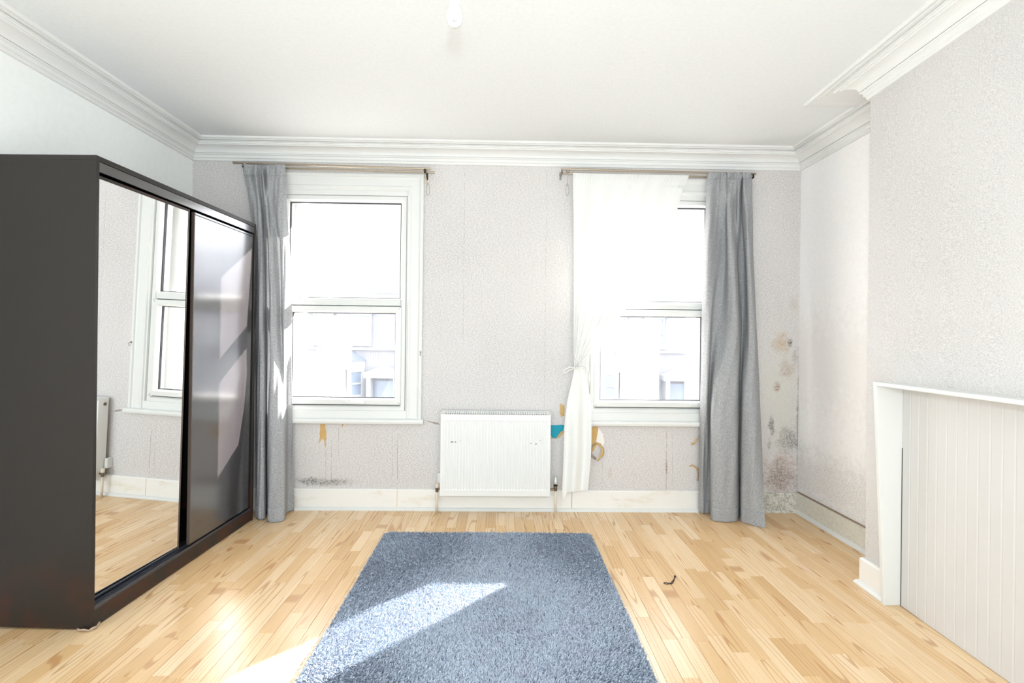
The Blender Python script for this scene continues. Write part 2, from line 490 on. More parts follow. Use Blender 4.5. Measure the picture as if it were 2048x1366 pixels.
tag(MB().box(XL - 0.3, XL, YB, D, -0.2, ZC + 0.2).build('wall_left', M['left_wall']), 'plain white left wall above the wardrobe', kind='structure')
tag(MB().box(XR, XR + 0.3, YB, D, -0.2, ZC + 0.2).build('wall_right', M['alcove_wall']), 'white alcove wall between window wall and chimney breast', kind='structure')
tag(MB().box(XL - 0.3, XR + 0.3, YB - 0.2, YB, -0.2, ZC + 0.2).build('wall_rear', M['left_wall']), 'plain white wall behind the viewer', kind='structure')
tag(MB().box(XL - 0.3, XR + 0.3, YB, D + 0.1, ZC, ZC + 0.15).build('ceiling', M['ceiling']), 'white painted ceiling', kind='structure')
cb = MB()
FZ, FY, FB = 1.055, 2.368, 1.935                # opening of the fireplace: head height, far side, back plane
for pl_, z0_, z1_ in (([(bx(BY), BY), (XR + 0.01, BY), (XR + 0.01, -0.4), (bx(-0.4), -0.4)], FZ, ZC),
                      ([(bx(BY), BY), (XR + 0.01, BY), (XR + 0.01, FY), (bx(FY), FY)], 0, FZ),
                      ([(FB, FY), (XR + 0.01, FY), (XR + 0.01, -0.4), (FB - .1, -0.4)], 0, FZ)):
    cb.strip([[(x, y, z0_) for x, y in pl_], [(x, y, z1_) for x, y in pl_]], True, True)
tag(cb.build('wall_chimney', M['paper_breast']), 'chimney breast in pale mottled wallpaper standing forward on the right', kind='structure')

# ------------------------------------------------------------------ cornice
prof = [(0.0, 2.520), (0.012, 2.520), (0.014, 2.535), (0.022, 2.540), (0.024, 2.556), (0.034, 2.560), (0.036, 2.566), (0.027, 2.5665), (0.027, 2.5715)]
for k in range(9):                          # cove
    a = k / 8 * math.pi / 2
    prof.append((0.036 + 0.058 * (1 - math.cos(a)), 2.569 + 0.038 * math.sin(a)))
prof += [(0.096, 2.613), (0.104, 2.613), (0.105, 2.622), (0.116, 2.622), (0.116, 2.6255), (0.110, 2.626), (0.110, 2.629), (0.132, 2.629), (0.134, 2.640)]
for k in range(7):                          # bead
    a = math.pi * k / 6
    prof.append((0.143 - 0.008 * math.cos(a), 2.640 - 0.007 * math.sin(a)))
prof += [(0.152, ZC), (0.0, ZC)]
path = [(XR, YB), (XR, -0.4), (bx(-0.4), -0.4), (bx(BY), BY), (XR, BY), (XR, D), (XL, D), (XL, YB)]
names = ['rear alcove', None, 'chimney breast', None, 'right alcove', 'window wall', 'left wall']
cornice = structure('trim_1', 'white moulded plaster cornice round the ceiling edge')
rows = sweep(path, prof)
for i in (3, 4):                              # the ceiling border is wider round the end of the chimney breast
    rows[i] = [(x, y + max(0, min(.152, o) - .094) / .058 * .19, z) for (x, y, z), (o, h) in zip(rows[i], prof)]
for i in range(len(rows) - 1):
    MB().strip([rows[i], rows[i + 1]]).build('cornice_length', M['cornice'], cornice)

# ------------------------------------------------------------------ baseboards
def skirt_prof(h, t=0.018, shoe=0.020):
    return [(0.0, 0.0), (t + shoe, 0.0), (t + shoe, 0.006), (t + shoe * 0.5, 0.018), (t, 0.022), (t, h - 0.008), (t - 0.006, h), (0.0, h)]
def skirting(name, path, h, mat, label):
    root = structure(name, label)
    pr = skirt_prof(h)
    rows = sweep(path, pr)
    MB().strip([[r[k] for k in (4, 5, 6, 7)] for r in rows]).build('skirting_board', mat, root)
    MB().strip([[r[k] for k in (0, 1, 2, 3, 4)] for r in rows]).build('shoe_moulding', M['gloss_white'], root)
    return root
bb = skirting('baseboard_back', [(1.93, D), (XL, D)], 0.150, M['skirt'], 'chipped white skirting under the windows')
rows = sweep([(XR, D), (1.93, D)], skirt_prof(0.140))
MB().strip(rows).build('skirting_board', M['skirt_stained'], bb, label='short mouldy grey skirting length in the right corner')
# vertical joints of the back skirting
for px in (795, 1143):
    x = at(px, 1000, D).x
    MB().box(x - .0012, x + .0012, D - .0190, D - .017, .022, .149).build('joint', M['kraft'] if px < 1000 else M['dark_slot'], bb)
skirting('baseboard_right', [(XR, BY), (XR, D)], 0.150, M['skirt_light_stain'], 'stained skirting in the right alcove')
MB().box(XR - .020, XR, BY, D - .02, .1505, .1525).build('paint_crack', plain('brown_crack', srgb(150, 128, 104), .9), [o for o in COL.objects if o.name == 'baseboard_right'][0])
skirting('baseboard_left', [(XL, D), (XL, YB)], 0.150, M['skirt'], 'white skirting along the left wall behind the wardrobe')
bc = skirting('baseboard_chimney', [(bx(2.37), 2.37), (BX, BY), (XR, BY)], 0.140, M['skirt'], 'short white skirting piece at the chimney breast corner')

# ------------------------------------------------------------------ floor of laminate strips
floor = structure('floor', 'pale beech laminate strip floor')
MB().box(XL, XR, YB, D, -0.05, -0.010).build('subfloor', M['joint'], floor)
SW = 0.0655
lengths = [0.24, 0.30, 0.36, 0.42, 0.48]
meshes = {}
def strip_mesh(L):
    if L not in meshes:
        mb = MB()
        g, e = 0.00035, 0.0008
        a, b, z0, z1 = SW / 2 - g, L / 2 - 0.0003, -0.010, 0.0
        rows = [[(-a, -b, z0), (a, -b, z0), (a, b, z0), (-a, b, z0)], [(-a, -b, z1 - e), (a, -b, z1 - e), (a, b, z1 - e), (-a, b, z1 - e)],
                [(-a + e, -b + e / 2, z1), (a - e, -b + e / 2, z1), (a - e, b - e / 2, z1), (-a + e, b - e / 2, z1)]]
        mb.strip(rows, True, True)
        me = bpy.data.meshes.new('plank'); me.from_pydata(mb.v, [], mb.f); me.materials.append(M['lam']); meshes[L] = me
    return meshes[L]
rest = MB()
rr = random.Random(11)
ncol = int((XR - XL) / SW) + 1
cells = []
for i in range(ncol):
    x = XL + SW * (i + 0.5)
    if x + SW / 2 > XR: break
    y = YB - rr.random() * 0.3
    while y < D - 0.012:
        L = rr.choice(lengths)
        cells.append([x, y, L]); y += L
vis = []
for c in cells:
    x, y, L = c
    y0, y1 = max(y, YB), min(y + L, D - 0.005)
    whole = (y >= YB and y + L <= D - 0.005)
    inside = y1 > 1.80 and -1.74 < x < 2.18 and not (x > 1.93 and y1 < 2.55)
    under_rug = (-0.74 < x < 0.58 and y0 > 1.2 and y1 < 3.18)
    if inside and not under_rug: vis.append((y1, c, y0, y1))
    else:
        rest.box(x - SW / 2 + .00035, x + SW / 2 - .00035, y0 + .0003, y1 - .0003, -0.010, 0.0)
vis.sort(key=lambda t: t[0])
for k, (_, c, y0, y1) in enumerate(vis):
    if k < 298:
        L = round(y1 - y0, 3)
        if L not in meshes and L not in lengths: strip_mesh(L)
        o = bpy.data.objects.new('plank', strip_mesh(L)); COL.objects.link(o); o.parent = floor
        o.location = (c[0], (y0 + y1) / 2, 0)
    else:
        rest.box(c[0] - SW / 2 + .00035, c[0] + SW / 2 - .00035, y0 + .0003, y1 - .0003, -0.010, 0.0)
ro = rest.build('planks_out_of_view', M['lam_i'], floor); ro['kind'] = 'stuff'

# ------------------------------------------------------------------ windows
def rect_frame(mb, x0, x1, z0, z1, prof):
    "closed mitred frame; prof (inward offset, y)"
    p = [(x0, z0), (x1, z0), (x1, z1), (x0, z1)]
    mb.strip(sweep(p, prof, True, 'XZ'), True)
    return mb
def window(cx, name, label, right):
    W = structure(name, label)
    # architrave: left, head, right
    pr = [(0, D), (0, D - .030), (-.006, D - .034), (-.020, D - .034), (-.026, D - .026), (-.036, D - .022), (-.085, D - .022),
          (-.092, D - .027), (-.104, D - .027), (-.110, D - .020), (-.118, D - .016), (-.122, D - .004), (-.122, D + .03)]
    pr = [(-o, y) for o, y in pr]           # positive = towards the opening
    xa, xb, zt, zb = cx - .575, cx + .575, 2.440, .662
    rows = sweep([(xb, zb), (xb, zt), (xa, zt), (xa, zb)], pr, False, 'XZ')
    for i in range(3):
        MB().strip([rows[i], rows[i + 1]]).build('architrave', M['gloss_white'], W)
    # deeper head board between architrave and frame
    MB().box(cx - .455, cx + .455, D - .012, D + .03, 2.286, 2.335).build('head_board', M['gloss_white'], W, bevel=.002)
    # flat bottom board and sill
    MB().box(cx - .47, cx + .47, D - .020, D + .03, .655, .722).build('bottom_board', M['gloss_white'], W, bevel=.002)
    s = MB()
    zs = [(D, .665), (D - .040, .665), (D - .052, .660), (D - .056, .646), (D - .052, .632), (D - .044, .627), (D, .627)]
    s.strip([[(cx - .592, y, z) for y, z in zs], [(cx + .592, y, z) for y, z in zs]], True, True).build('sill', M['gloss_white'], W)
    # outer plastic frame with transom
    f = MB()
    fp = [(0, D + .10), (0, D - .004), (.006, D - .008), (.030, D - .008), (.040, D + .004), (.0445, D + .03), (.0445, D + .10)]
    rect_frame(f, cx - .450, cx + .450, .716, 2.284, fp)
    f.build('frame', M['upvc'], W)
    t = MB()
    tp = [(D + .08, 1.540), (D + .02, 1.540), (D - .004, 1.532), (D - .010, 1.512), (D - .004, 1.486), (D + .02, 1.480), (D + .08, 1.480)]
    t.strip([[(cx - .410, y, z) for y, z in tp], [(cx + .410, y, z) for y, z in tp]], True, True).build('transom', M['upvc'], W)
    g = MB(); rect_frame(g, cx - .4055, cx + .4055, 1.540, 2.2395, [(0, D + .045), (0, D + .024), (.0045, D + .024), (.0045, D + .045)])
    g.build('gasket', M['gasket'], W)
    up = MB().box(cx - .406, cx + .406, D + .040, D + .044, 1.540, 2.240).build('upper_pane', M['glass'], W)
    # opening lower sash
    sh = MB()
    sp = [(0, D + .06), (0, D - .016), (.004, D - .022), (.034, D - .024), (.044, D - .014), (.0485, D + .02), (.0485, D + .06)]
    rect_frame(sh, cx - .4235, cx + .4235, .764, 1.4785, sp)
    so = sh.build('lower_sash', M['upvc'], W)
    g = MB(); rect_frame(g, cx - .4300, cx + .4300, .7575, 1.4820, [(0, D + .02), (0, D + .002), (.008, D + .002), (.008, D + .02)])
    g.build('sash_gap_shade', M['gasket'], so)  # dark strip stands in for shade in the gap round the sash
    g = MB(); rect_frame(g, cx - .3755, cx + .3755, .812, 1.4305, [(0, D + .03), (0, D + .012), (.004, D + .012), (.004, D + .03)])
    g.build('gasket', M['gasket'], so)
    MB().box(cx - .376, cx + .376, D + .026, D + .030, .812, 1.431).build('pane', M['glass'], so)
    for a, b in ((1, 1), (-1, 1), (1, -1), (-1, -1)):     # dark mitre joints at the sash corners
        x0, z0 = cx + a * .3755, (1.4305 if b > 0 else .812)
        x1, z1 = cx + a * .4235, (1.4785 if b > 0 else .764)
        MB().tube([(x0, D - .010, z0), (x0 * .8 + x1 * .2, D - .0155, z0 * .8 + z1 * .2), (x0 * .3 + x1 * .7, D - .0242, z0 * .3 + z1 * .7), (x1, D - .0222, z1)], .0009, 5).build('mitre_joint', M['gasket'], so)
    # latch on the bottom rail
    h = MB(); hx = cx + (.30 if right else .02)
    h.box(hx - .015, hx + .035, D - .036, D - .022, .776, .800)
    if not right: h.box(hx + .02, hx + .15, D - .044, D - .030, .772, .786)
    h.build('latch', M['upvc'], so, bevel=.003)
    MB().box(cx - .43, cx + .43, D + .10, 4.06, .70, .74).build('outer_sill', M['stone_far'], W)
    return W
w1 = window(wins[0][0], 'window_1', 'white framed window left of the radiator, beside the wardrobe', False)
w2 = window(wins[1][0], 'window_2', 'white framed window right of the radiator, half behind the sheer curtain', True)

# condensation runs on the left lower pane
rc = MB()
r2 = random.Random(5)
for k in range(26):
    px = 646 + k * 4.6 + r2.uniform(-1, 1)
    p = at(px, 700, D + .024); x = p.x; z = p.z; pts = []
    for j in range(9):
        pts.append((x + r2.uniform(-.004, .004), D + .0245, z)); z -= .0105 * r2.uniform(.7, 1.2)
    rc.tube(pts, .0006, 4)
sash1 = [c for c in w1.children if c.name.startswith('lower_sash')][0]
o = rc.build('condensation_runs', M['paper_grey'], sash1); o['kind'] = 'stuff'

# ------------------------------------------------------------------ damaged wallpaper on the back wall
def patch(pts, mat, name, label, y=D - 0.0012, jag=1.0, seed=1):
    r = random.Random(seed); P = []
    q = [at(x, z, D) for x, z in pts]
    for i in range(len(q)):
        a, b = q[i], q[(i + 1) % len(q)]
        for k in range(4):
            t = k / 4
            p = a.lerp(b, t); P.append((p.x + r.uniform(-.002, .002) * jag * (k > 0), p.z + r.uniform(-.002, .002) * jag * (k > 0)))
    return MB().prism(P, y, D + .001).build(name, mat, wb, label=label)
patch([(1100, 850), (1128, 850), (1127, 861), (1118, 868), (1114, 877), (1104, 876), (1100, 868)], M['teal'], 'bare_paint', 'teal patch of bare paint beside the radiator')
patch([(1128, 858), (1128, 865), (1121, 873), (1114, 878), (1113, 875), (1120, 866)], M['kraft'], 'torn_edge', 'tan torn edge under the teal patch', D - .0018, 1, 2)
patch([(1099, 867), (1106, 877), (1100, 878)], M['kraft'], 'torn_edge', None, D - .0018, 1, 3)
patch([(640, 847), (650, 847), (652, 862), (653, 872), (651, 882), (651, 897), (648, 880), (645, 877), (637, 888), (640, 874)], M['kraft'], 'bare_patch', 'tan tear in the paper under the left window', D - .0014, 1.3, 4)
patch([(683, 847), (687, 847), (685, 856)], M['kraft'], 'bare_patch', None, D - .0012, 1, 5)
patch([(1179, 856), (1196, 852), (1198, 866), (1192, 880), (1196, 888), (1184, 905), (1180, 930), (1176, 925)], M['kraft'], 'bare_patch', 'tan tear in the paper right of the sheer curtain', D - .0012, 1.5, 6)
patch([(1197, 856), (1206, 868), (1209, 884), (1203, 896), (1192, 886), (1194, 872)], M['paper_white'], 'torn_layer', 'white torn paper layer right of the tan tear', D - .0022, 1, 7)
patch([(848, 840), (862, 843), (876, 845), (880, 850), (870, 848), (858, 844)], M['paper_grey'], 'torn_layer', None, D - .0012, 1, 8)
patch([(1121, 806), (1129, 812), (1129, 832), (1122, 833), (1119, 826)], M['kraft'], 'torn_edge', None, D - .001, 1, 12)
# curled flaps
def curl(pts, width, mat, label=None):
    "ribbon following (px,py,lift) points, curling away from the wall"
    rows = []
    for (x, y, lift, ang) in pts:
        p = at(x, y, D - lift)
        d = Vector((math.cos(ang), 0, math.sin(ang))) * width / 2
        rows.append([p - d, p + Vector((0, -.004, 0)), p + d])
    return MB().strip(rows).build('curled_flap', mat, wb, smooth=True, solid=.0012, label=label)
curl([(1190, 885, .002, .2), (1198, 888, .010, .1), (1205, 897, .022, -.4), (1205, 908, .030, -.2), (1198, 918, .034, .5), (1196, 922, .03, .6)], .024, M['kraft'], 'tan curl of torn paper hanging right of the sheer curtain')
curl([(1190, 888, .002, .1), (1183, 894, .012, .0), (1180, 903, .020, .2), (1184, 912, .024, .9), (1192, 918, .020, 1.2)], .016, M['paper_grey'], 'grey curl of torn paper beside the tan curl')
curl([(1398, 870, .003, 1.0), (1394, 878, .012, 1.2), (1390, 886, .016, 1.4), (1382, 888, .008, 1.5)], .014, M['kraft'])
curl([(1378, 932, .002, 1.3), (1386, 931, .010, 1.5), (1394, 937, .014, 1.3), (1401, 941, .012, 1.2)], .010, M['kraft'])
curl([(1394, 938, .002, .2), (1396, 950, .008, .1), (1395, 962, .005, .0)], .010, M['kraft'])

# ------------------------------------------------------------------ sliding wardrobe
AL = 0.0296
WL, WH, WD = 1.293, 2.016, 0.490
wd = empty('wardrobe', (-1.732, 2.147, 0), -AL)
tag(wd, 'dark brown sliding wardrobe with a mirror door and a glossy black door', 'wardrobe')
# local: x = out of the front (0 = front face, negative = inside), y = along the front away from the camera
def wbox(n, x0, x1, y0, y1, z0, z1, m, bev=.0012, lab=None, par=wd):
    return MB().box(x0, x1, y0, y1, z0, z1).build(n, M[m], par, bevel=bev, label=lab)
T = 0.018
# near side panel with the broken notch at its foot
sp = [(-WD, 0.012), (-.090, 0.006), (-.030, 0.006), (-.028, .012), (-.023, .014), (-.020, .006), (0, 0), (0, WH - .022), (-WD, WH - .022)]
mb = MB()
n = len(mb.v); k = len(sp)
mb.v += [(x, 0, z) for x, z in sp] + [(x, T, z) for x, z in sp]
mb.f += [tuple(range(k)), tuple(range(2 * k - 1, k - 1, -1))] + [(i, k + i, k + (i + 1) % k, (i + 1) % k) for i in range(k)]
mb.build('side_panel', M['board'], wd, bevel=.001)
wbox('side_panel', -WD, 0, WL - T, WL, 0, WH - .022, 'board')
wbox('top_panel', -WD, 0.0, 0, WL, WH - .022, WH, 'board')
wbox('back_panel', -WD, -WD + .004, T, WL - T, .05, WH - .03, 'inside', 0)
wbox('base_panel', -WD + .005, -.09, T, WL - T, .06, .078, 'inside', 0)
wbox('top_fascia', -.014, -.002, T + .001, WL - T - .001, WH - .066, WH - .024, 'door', .001)
wbox('plinth', -.016, -.002, T + .001, WL - T - .001, .004, .076, 'board')
wbox('centre_divider', -WD + .01, -.10, WL / 2 - .01, WL / 2 + .01, .078, WH - .03, 'inside', 0)
# tracks: ribs top and bottom
tr = MB()
tr.box(-.088, -.003, T + .001, WL - T - .001, .0765, .080)
for x in (-.006, -.044, -.050, -.086): tr.box(x - .0015, x + .0015, T + .001, WL - T - .001, .080, .090)
tr.build('bottom_track', M['track'], wd)
tr = MB()
tr.box(-.088, -.016, T + .001, WL - T - .001, WH - .030, WH - .024)
for x in (-.050,): tr.box(x - .0015, x + .0015, T + .001, WL - T - .001, WH - .046, WH - .030)
tr.build('top_track', M['inside'], wd)
# doors; they hang slightly out of plumb, feet pushed inwards
def door(name, y0, y1, xf, lean, lab, twist=0.0):
    d = empty(name, (xf, y0, WH - .078)); d.parent = wd; d['label'] = lab
    d.rotation_euler = (0, lean, twist)
    return d, y1 - y0, (WH - .078) - .094
d1, dw, dh = door('mirror_door', T + .002, .600, -.016, 0.0, 'mirrored sliding door on the near half')
d1.rotation_euler = (0, 0.0215, -0.026)
MB().box(-.016, -.0005, .0, dw, -dh, 0).build('door_board', M['inside'], d1)
MB().box(-.0005, .003, .004, dw - .010, -dh + .010, -.014).build('mirror_glass', M['mirror'], d1)
MB().box(-.016, .0045, dw - .010, dw, -dh, 0).build('edge_profile', M['edge'], d1, bevel=.001)
MB().box(-.0005, .0045, 0, dw - .010, -.014, 0).build('top_rail', M['board'], d1, bevel=.001)
MB().box(-.0005, .0045, 0, dw - .010, -dh, -dh + .010).build('bottom_rail', M['track'], d1, bevel=.001)
d2, dw2, dh2 = door('gloss_door', .652, WL - T - .010, -.006, 0.0, 'glossy black sliding door on the far half')
d2.rotation_euler = (0, math.atan(.008 / 1.85), 0)
MB().box(-.016, 0, .006, dw2, -dh2, -.014).build('door_board', M['door'], d2, bevel=.001)
MB().box(-.016, .001, 0, .006, -dh2, 0).build('edge_profile', M['edge'], d2, bevel=.001)
MB().box(-.016, .0012, .006, dw2, -.012, 0).build('top_rail', M['door'], d2, bevel=.001)
# torn edging foil at the foot
fl = [(-.052, -.006, .003), (-.046, -.014, .012), (-.034, -.010, .006), (-.018, -.012, .010), (.000, -.010, .004), (.010, -.004, .012), (.016, .010, .010), (.014, .026, .018), (.010, .036, .014)]
rows = []
for x, y, z in fl: rows.append([(x, y, max(z - .005, .0005)), (x + .002, y - .003, z + .008)])
MB().strip(rows).build('torn_foil', plain('torn_beige_foil', srgb(196, 172, 150), .6, 0, None, .4, 80), wd, smooth=True, solid=.001, label='torn beige edging foil at the near foot')

# ------------------------------------------------------------------ radiator
rad = empty('radiator', (-.0465, D, 0))
tag(rad, 'white panel radiator with ribbed front between the two windows', 'radiator')
RX, RZ0, RZ1 = .3875, .135, .730
yf, yb = -.112, -.030
# front panel: flat margins and pressed ribs
cols = [-RX + .006]
nr = 34; pitch = (2 * RX - .030) / nr
rows = [[], [], [], [], [], []]
xs_ = []
for i in range(nr):
    x = -RX + .015 + pitch * i
    xs_ += [(x, 0), (x + pitch * .18, 1), (x + pitch * .55, 1), (x + pitch * .73, 0)]
xs_ = [(-RX, 0)] + xs_ + [(RX, 0)]
def rr_(z, dep): return [(x, yf + (.0035 if (g and dep) else 0), z) for x, g in xs_]
zz = [(RZ0, 0), (RZ0 + .040, 0), (RZ0 + .050, 1), (RZ1 - .065, 1), (RZ1 - .055, 0), (RZ1 - .017, 0)]
mb = MB(); mb.strip([rr_(z, d) for z, d in zz])
mb.strip([[(-RX, yf, RZ0), (RX, yf, RZ0)], [(-RX, yf + .012, RZ0), (RX, yf + .012, RZ0)]])
mb.build('front_panel', M['rad'], rad)
MB().box(-RX, RX, yb - .012, yb, RZ0, RZ1 - .006).build('rear_panel', M['rad'], rad, bevel=.003)
for s in (-1, 1):
    MB().box(*sorted((s * RX, s * (RX + .004))), yf - .002, yb, RZ0 - .004, RZ1).build('side_cover', M['rad'], rad, bevel=.0015)
fins = MB()
for i in range(24):
    x = -RX + .03 + i * (2 * RX - .06) / 23
    fins.box(x - .001, x + .001, yf + .014, yb - .014, RZ0 + .03, RZ1 - .02)
fins.build('fins', M['dark_slot'], rad)
gr = MB()
gr.box(-RX, RX, yf - .002, yf + .010, RZ1 - .024, RZ1 - .016); gr.box(-RX, RX, yb - .012, yb, RZ1 - .008, RZ1)
for sx in (-1, 1):
    xa, xb = sorted((sx * RX, sx * (RX - .02)))
    gr.strip([[(xa, yf, RZ1 - .022), (xb, yf, RZ1 - .022), (xb, yf, RZ1 - .016), (xa, yf, RZ1 - .016)], [(xa, yb, RZ1 - .006), (xb, yb, RZ1 - .006), (xb, yb, RZ1), (xa, yb, RZ1)]], True, True)
for i in range(46):
    x = -RX + .022 + i * (2 * RX - .044) / 45
    gr.strip([[(x - .0042, yf + .008, RZ1 - .020), (x + .0042, yf + .008, RZ1 - .020), (x + .0042, yf + .008, RZ1 - .017), (x - .0042, yf + .008, RZ1 - .017)],
              [(x - .0042, yb - .008, RZ1 - .003), (x + .0042, yb - .008, RZ1 - .003), (x + .0042, yb - .008, RZ1), (x - .0042, yb - .008, RZ1)]], True, True)
gr.box(-RX + .01, RX - .01, (yf + yb) / 2 - .003, (yf + yb) / 2 + .003, RZ1 - .014, RZ1 - .0075)
gr.build('top_grille', M['rad'], rad)
MB().box(-RX + .012, RX - .012, yf + .013, yb - .013, RZ1 - .030, RZ1 - .027).build('grille_shade_sheet', M['dark_slot'], rad)  # dark sheet added for the shade between the grille bars
for (px, py, wdt) in ((904, 884, .020), (911, 884, .008), (1062, 887, .006), (1072, 888, .010), (921, 882, .003), (1080, 881, .003)):
    p = at(px, py, D - .113)
    MB().box(p.x + .0465 - wdt / 2, p.x + .0465 + wdt / 2, yf - .0006, yf + .002, p.z - .0025, p.z + .0025).build('paint_chip', M['dark_slot'], rad)
# end plug
MB().lathe([(.0, -.006), (.012, -.006), (.013, 0)], (-RX - .002, (yf + yb) / 2 + .01, RZ1 - .045), 16, 'X').build('end_plug', M['brass'], rad)
def valve(x, clear):
    v = MB()
    if clear:
        v.lathe([(.004, 0), (.010, 0), (.013, .012), (.013, .030), (.011, .036)], (x, -.075, .165), 20).build('valve_body', M['brass'], rad)
        MB().lathe([(.011, .034), (.0145, .036), (.0150, .048), (.0148, .049)], (x, -.075, .165), 20).build('valve_collar', M['black_rubber'], rad)
        MB().lathe([(.015, .049), (.017, .056), (.0165, .072), (.013, .078), (.012, .096), (.009, .104), (.0, .106)], (x, -.075, .165), 20).build('valve_head', M['chrome'], rad, smooth=True)
    else:
        v.lathe([(.004, -.012), (.010, -.012), (.012, 0), (.012, .016), (.009, .02)], (x, -.075, .165), 20).build('valve_body', M['brass'], rad)
        MB().lathe([(.009, .018), (.013, .020), (.0135, .046), (.011, .048), (0, .049)], (x, -.075, .165), 20).build('valve_cap', M['pipe'], rad)
    xe = RX if x > 0 else -RX
    MB().tube([(x, -.075, .175), (xe, -.075, .175)], .007, 12).build('union', M['brass'], rad)
    MB().tube([(x, -.075, .168), (x, -.075, 0.0)], .0085, 14).build('pipe', M['pipe'], rad, smooth=True)
valve(at(1111, 980, D - .075).x + .0465, True)
valve(at(874, 980, D - .075).x + .0465, False)
bxx = MB().box(-.012, .012, -.045, 0, 0, .075).build('junction_box', M['gloss_white'], bevel=.003)
bxx.location = (at(881, 960, D - .02).x - .008, D, .205)
tag(bxx, 'small white box on the wall at the left end of the radiator', 'box')

# ------------------------------------------------------------------ curtain rods
def rods(x0, x1, z0, z1, xb0, xb1, zb0, zb1, lab, brx):
    root = empty('curtain_rod', ((x0 + x1) / 2, D, (z0 + z1) / 2))
    tag(root, lab, 'curtain rod')
    c = root.location
    def seg(a, b, y, r, nm):
        a = Vector(a) - c; b = Vector(b) - c
        MB().tube([a, b], r, 14).build(nm, M['rod'], root, smooth=False)
    seg((x0, D - .100, z0), (x1, D - .100, z1), 0, .0080, 'front_rod')
    seg((xb0, D - .055, zb0), (xb1, D - .055, zb1), 0, .0072, 'back_rod')
    for x in brx:
        t = (x - x0) / (x1 - x0); z = z0 + (z1 - z0) * t - c.z; x -= c.x
        MB().box(x - .006, x + .006, -.112, 0, z - .032, z - .0245).box(x - .006, x + .006, -.112, -.106, z - .032, z - .004) \
            .box(x - .006, x + .006, -.006, 0, z - .05, z + .01).build('bracket', M['steel'] if x < 0 else M['black_rubber'], root, bevel=.001)
    return root
pA, pB = at(466, 325, D - .1), at(861, 338, D - .1)
pC, pD = at(575, 337, D - .055), at(869, 345, D - .055)
rods(pA.x, pB.x, pA.z, pB.z, pC.x - .3, pD.x, pC.z + .006, pD.z, 'double nickel curtain rod over the left window', (-1.85, -.57))
pA, pB = at(1122, 338, D - .1), at(1512, 348, D - .1)
pC, pD = at(1119, 346, D - .055), at(1420, 353, D - .055)
rods(pA.x, pB.x, pA.z, pB.z, pC.x, pD.x + .25, pC.z, pD.z - .006, 'double nickel curtain rod over the right window', (.405, 1.78))

# wire wands hanging from the rods
def wand(px, py0, py1, tilt, lab):
    p = at(px, py0, D - .1); q = at(px + tilt, py1, D - .1)
    root = empty('curtain_wand', p); tag(root, lab, 'curtain hook', 'wire wands hanging from the rod ends')
    L = (q - p)
    a = L * .0; b = L * .62
    MB().tube([a, b], .0028, 8).build('stick', M['wood_stick'], root)
    pts = []
    c0, c1 = L * .50, L
    for k in range(17):
        t = 2 * math.pi * k / 16
        ctr = c0.lerp(c1, .5); hl = (c1 - c0).length / 2
        pts.append((ctr.x + .011 * math.sin(t), -.002, ctr.z + hl * math.cos(t)))
    MB().tube(pts, .0014, 6).build('wire_loop', M['steel'], root)
    rg = [(.011 * math.cos(t), .004 * math.sin(t), .004 + .012 * math.sin(t)) for t in [2 * math.pi * k / 14 for k in range(15)]]
    MB().tube(rg, .0018, 6).build('ring', M['black_rubber'], root)
    return root
wand(850, 341, 391, 8, 'tan wand with wire loop hanging at the right end of the left rod')
wand(1136, 343, 392, -2, 'tan wand with wire loop hanging at the left end of the right rod')

# tie hooks on the architraves
def hook(px, py, lab):
    p = at(px, py, D - .036)
    r = empty('tieback_hook', p); tag(r, lab, 'hook')
    MB().tube([(0, 0.002, .012), (0, -.004, .012), (.002, -.016, .006), (.003, -.020, -.006), (0, -.014, -.014), (-.001, -.006, -.012)], .0022, 8).build('hook_wire', M['steel'], r, smooth=True)
    MB().lathe([(0, -.001), (.006, -.001), (.007, .001), (.0, .002)], (0, 0, .012), 12, 'Y').build('plate', M['steel'], r)
hook(841, 707, 'small metal tie hook on the right edge of the left window')
hook(1149, 718, 'small metal tie hook just above the bow of the sheer curtain')

# ------------------------------------------------------------------ curtains
def catmull(P, n):
    out = []
    m = len(P)
    for i in range(n):
        t = i / (n - 1) * (m - 1); k = min(int(t), m - 2); f = t - k
        p0, p1, p2, p3 = P[max(k - 1, 0)], P[k], P[k + 1], P[min(k + 2, m - 1)]
        out.append(tuple(0.5 * ((2 * b) + (-a + c) * f + (2 * a - 5 * b + 4 * c - d) * f * f + (-a + 3 * b - 3 * c + d) * f ** 3) for a, b, c, d in zip(p0, p1, p2, p3)))
    return out
def curtain_rows(secs, nu, nv, wob=0.0, seed=1):
    """secs: list of (py, [(px, Y)...]) from top to bottom -> rows of points"""
    r = random.Random(seed)
    S3 = []
    for py, pts in secs:
        row = []
        for p in pts:
            q = at(p[0], p[2] if len(p) > 2 else py, p[1]); row.append(tuple(q))
        S3.append(catmull(row, nu))
    rows = []
    for i in range(nv):
        t = i / (nv - 1) * (len(S3) - 1); k = min(int(t), len(S3) - 2); f = t - k
        f2 = f
        row = []
        for j in range(nu):
            p0, p1, p2, p3 = S3[max(k - 1, 0)][j], S3[k][j], S3[k + 1][j], S3[min(k + 2, len(S3) - 1)][j]
            q = [0.5 * ((2 * b) + (-a + c) * f2 + (2 * a - 5 * b + 4 * c - d) * f2 * f2 + (-a + 3 * b - 3 * c + d) * f2 ** 3) for a, b, c, d in zip(p0, p1, p2, p3)]
            if wob:
                q[1] += wob * math.sin(j * .37 + i * .11 + seed) * math.sin(i * .19 + j * .05)
            row.append(tuple(q))
        rows.append(row)
    return rows
def floorclamp(rows, z=.004):
    return [[(x, y, max(zz, z)) for x, y, zz in r] for r in rows]

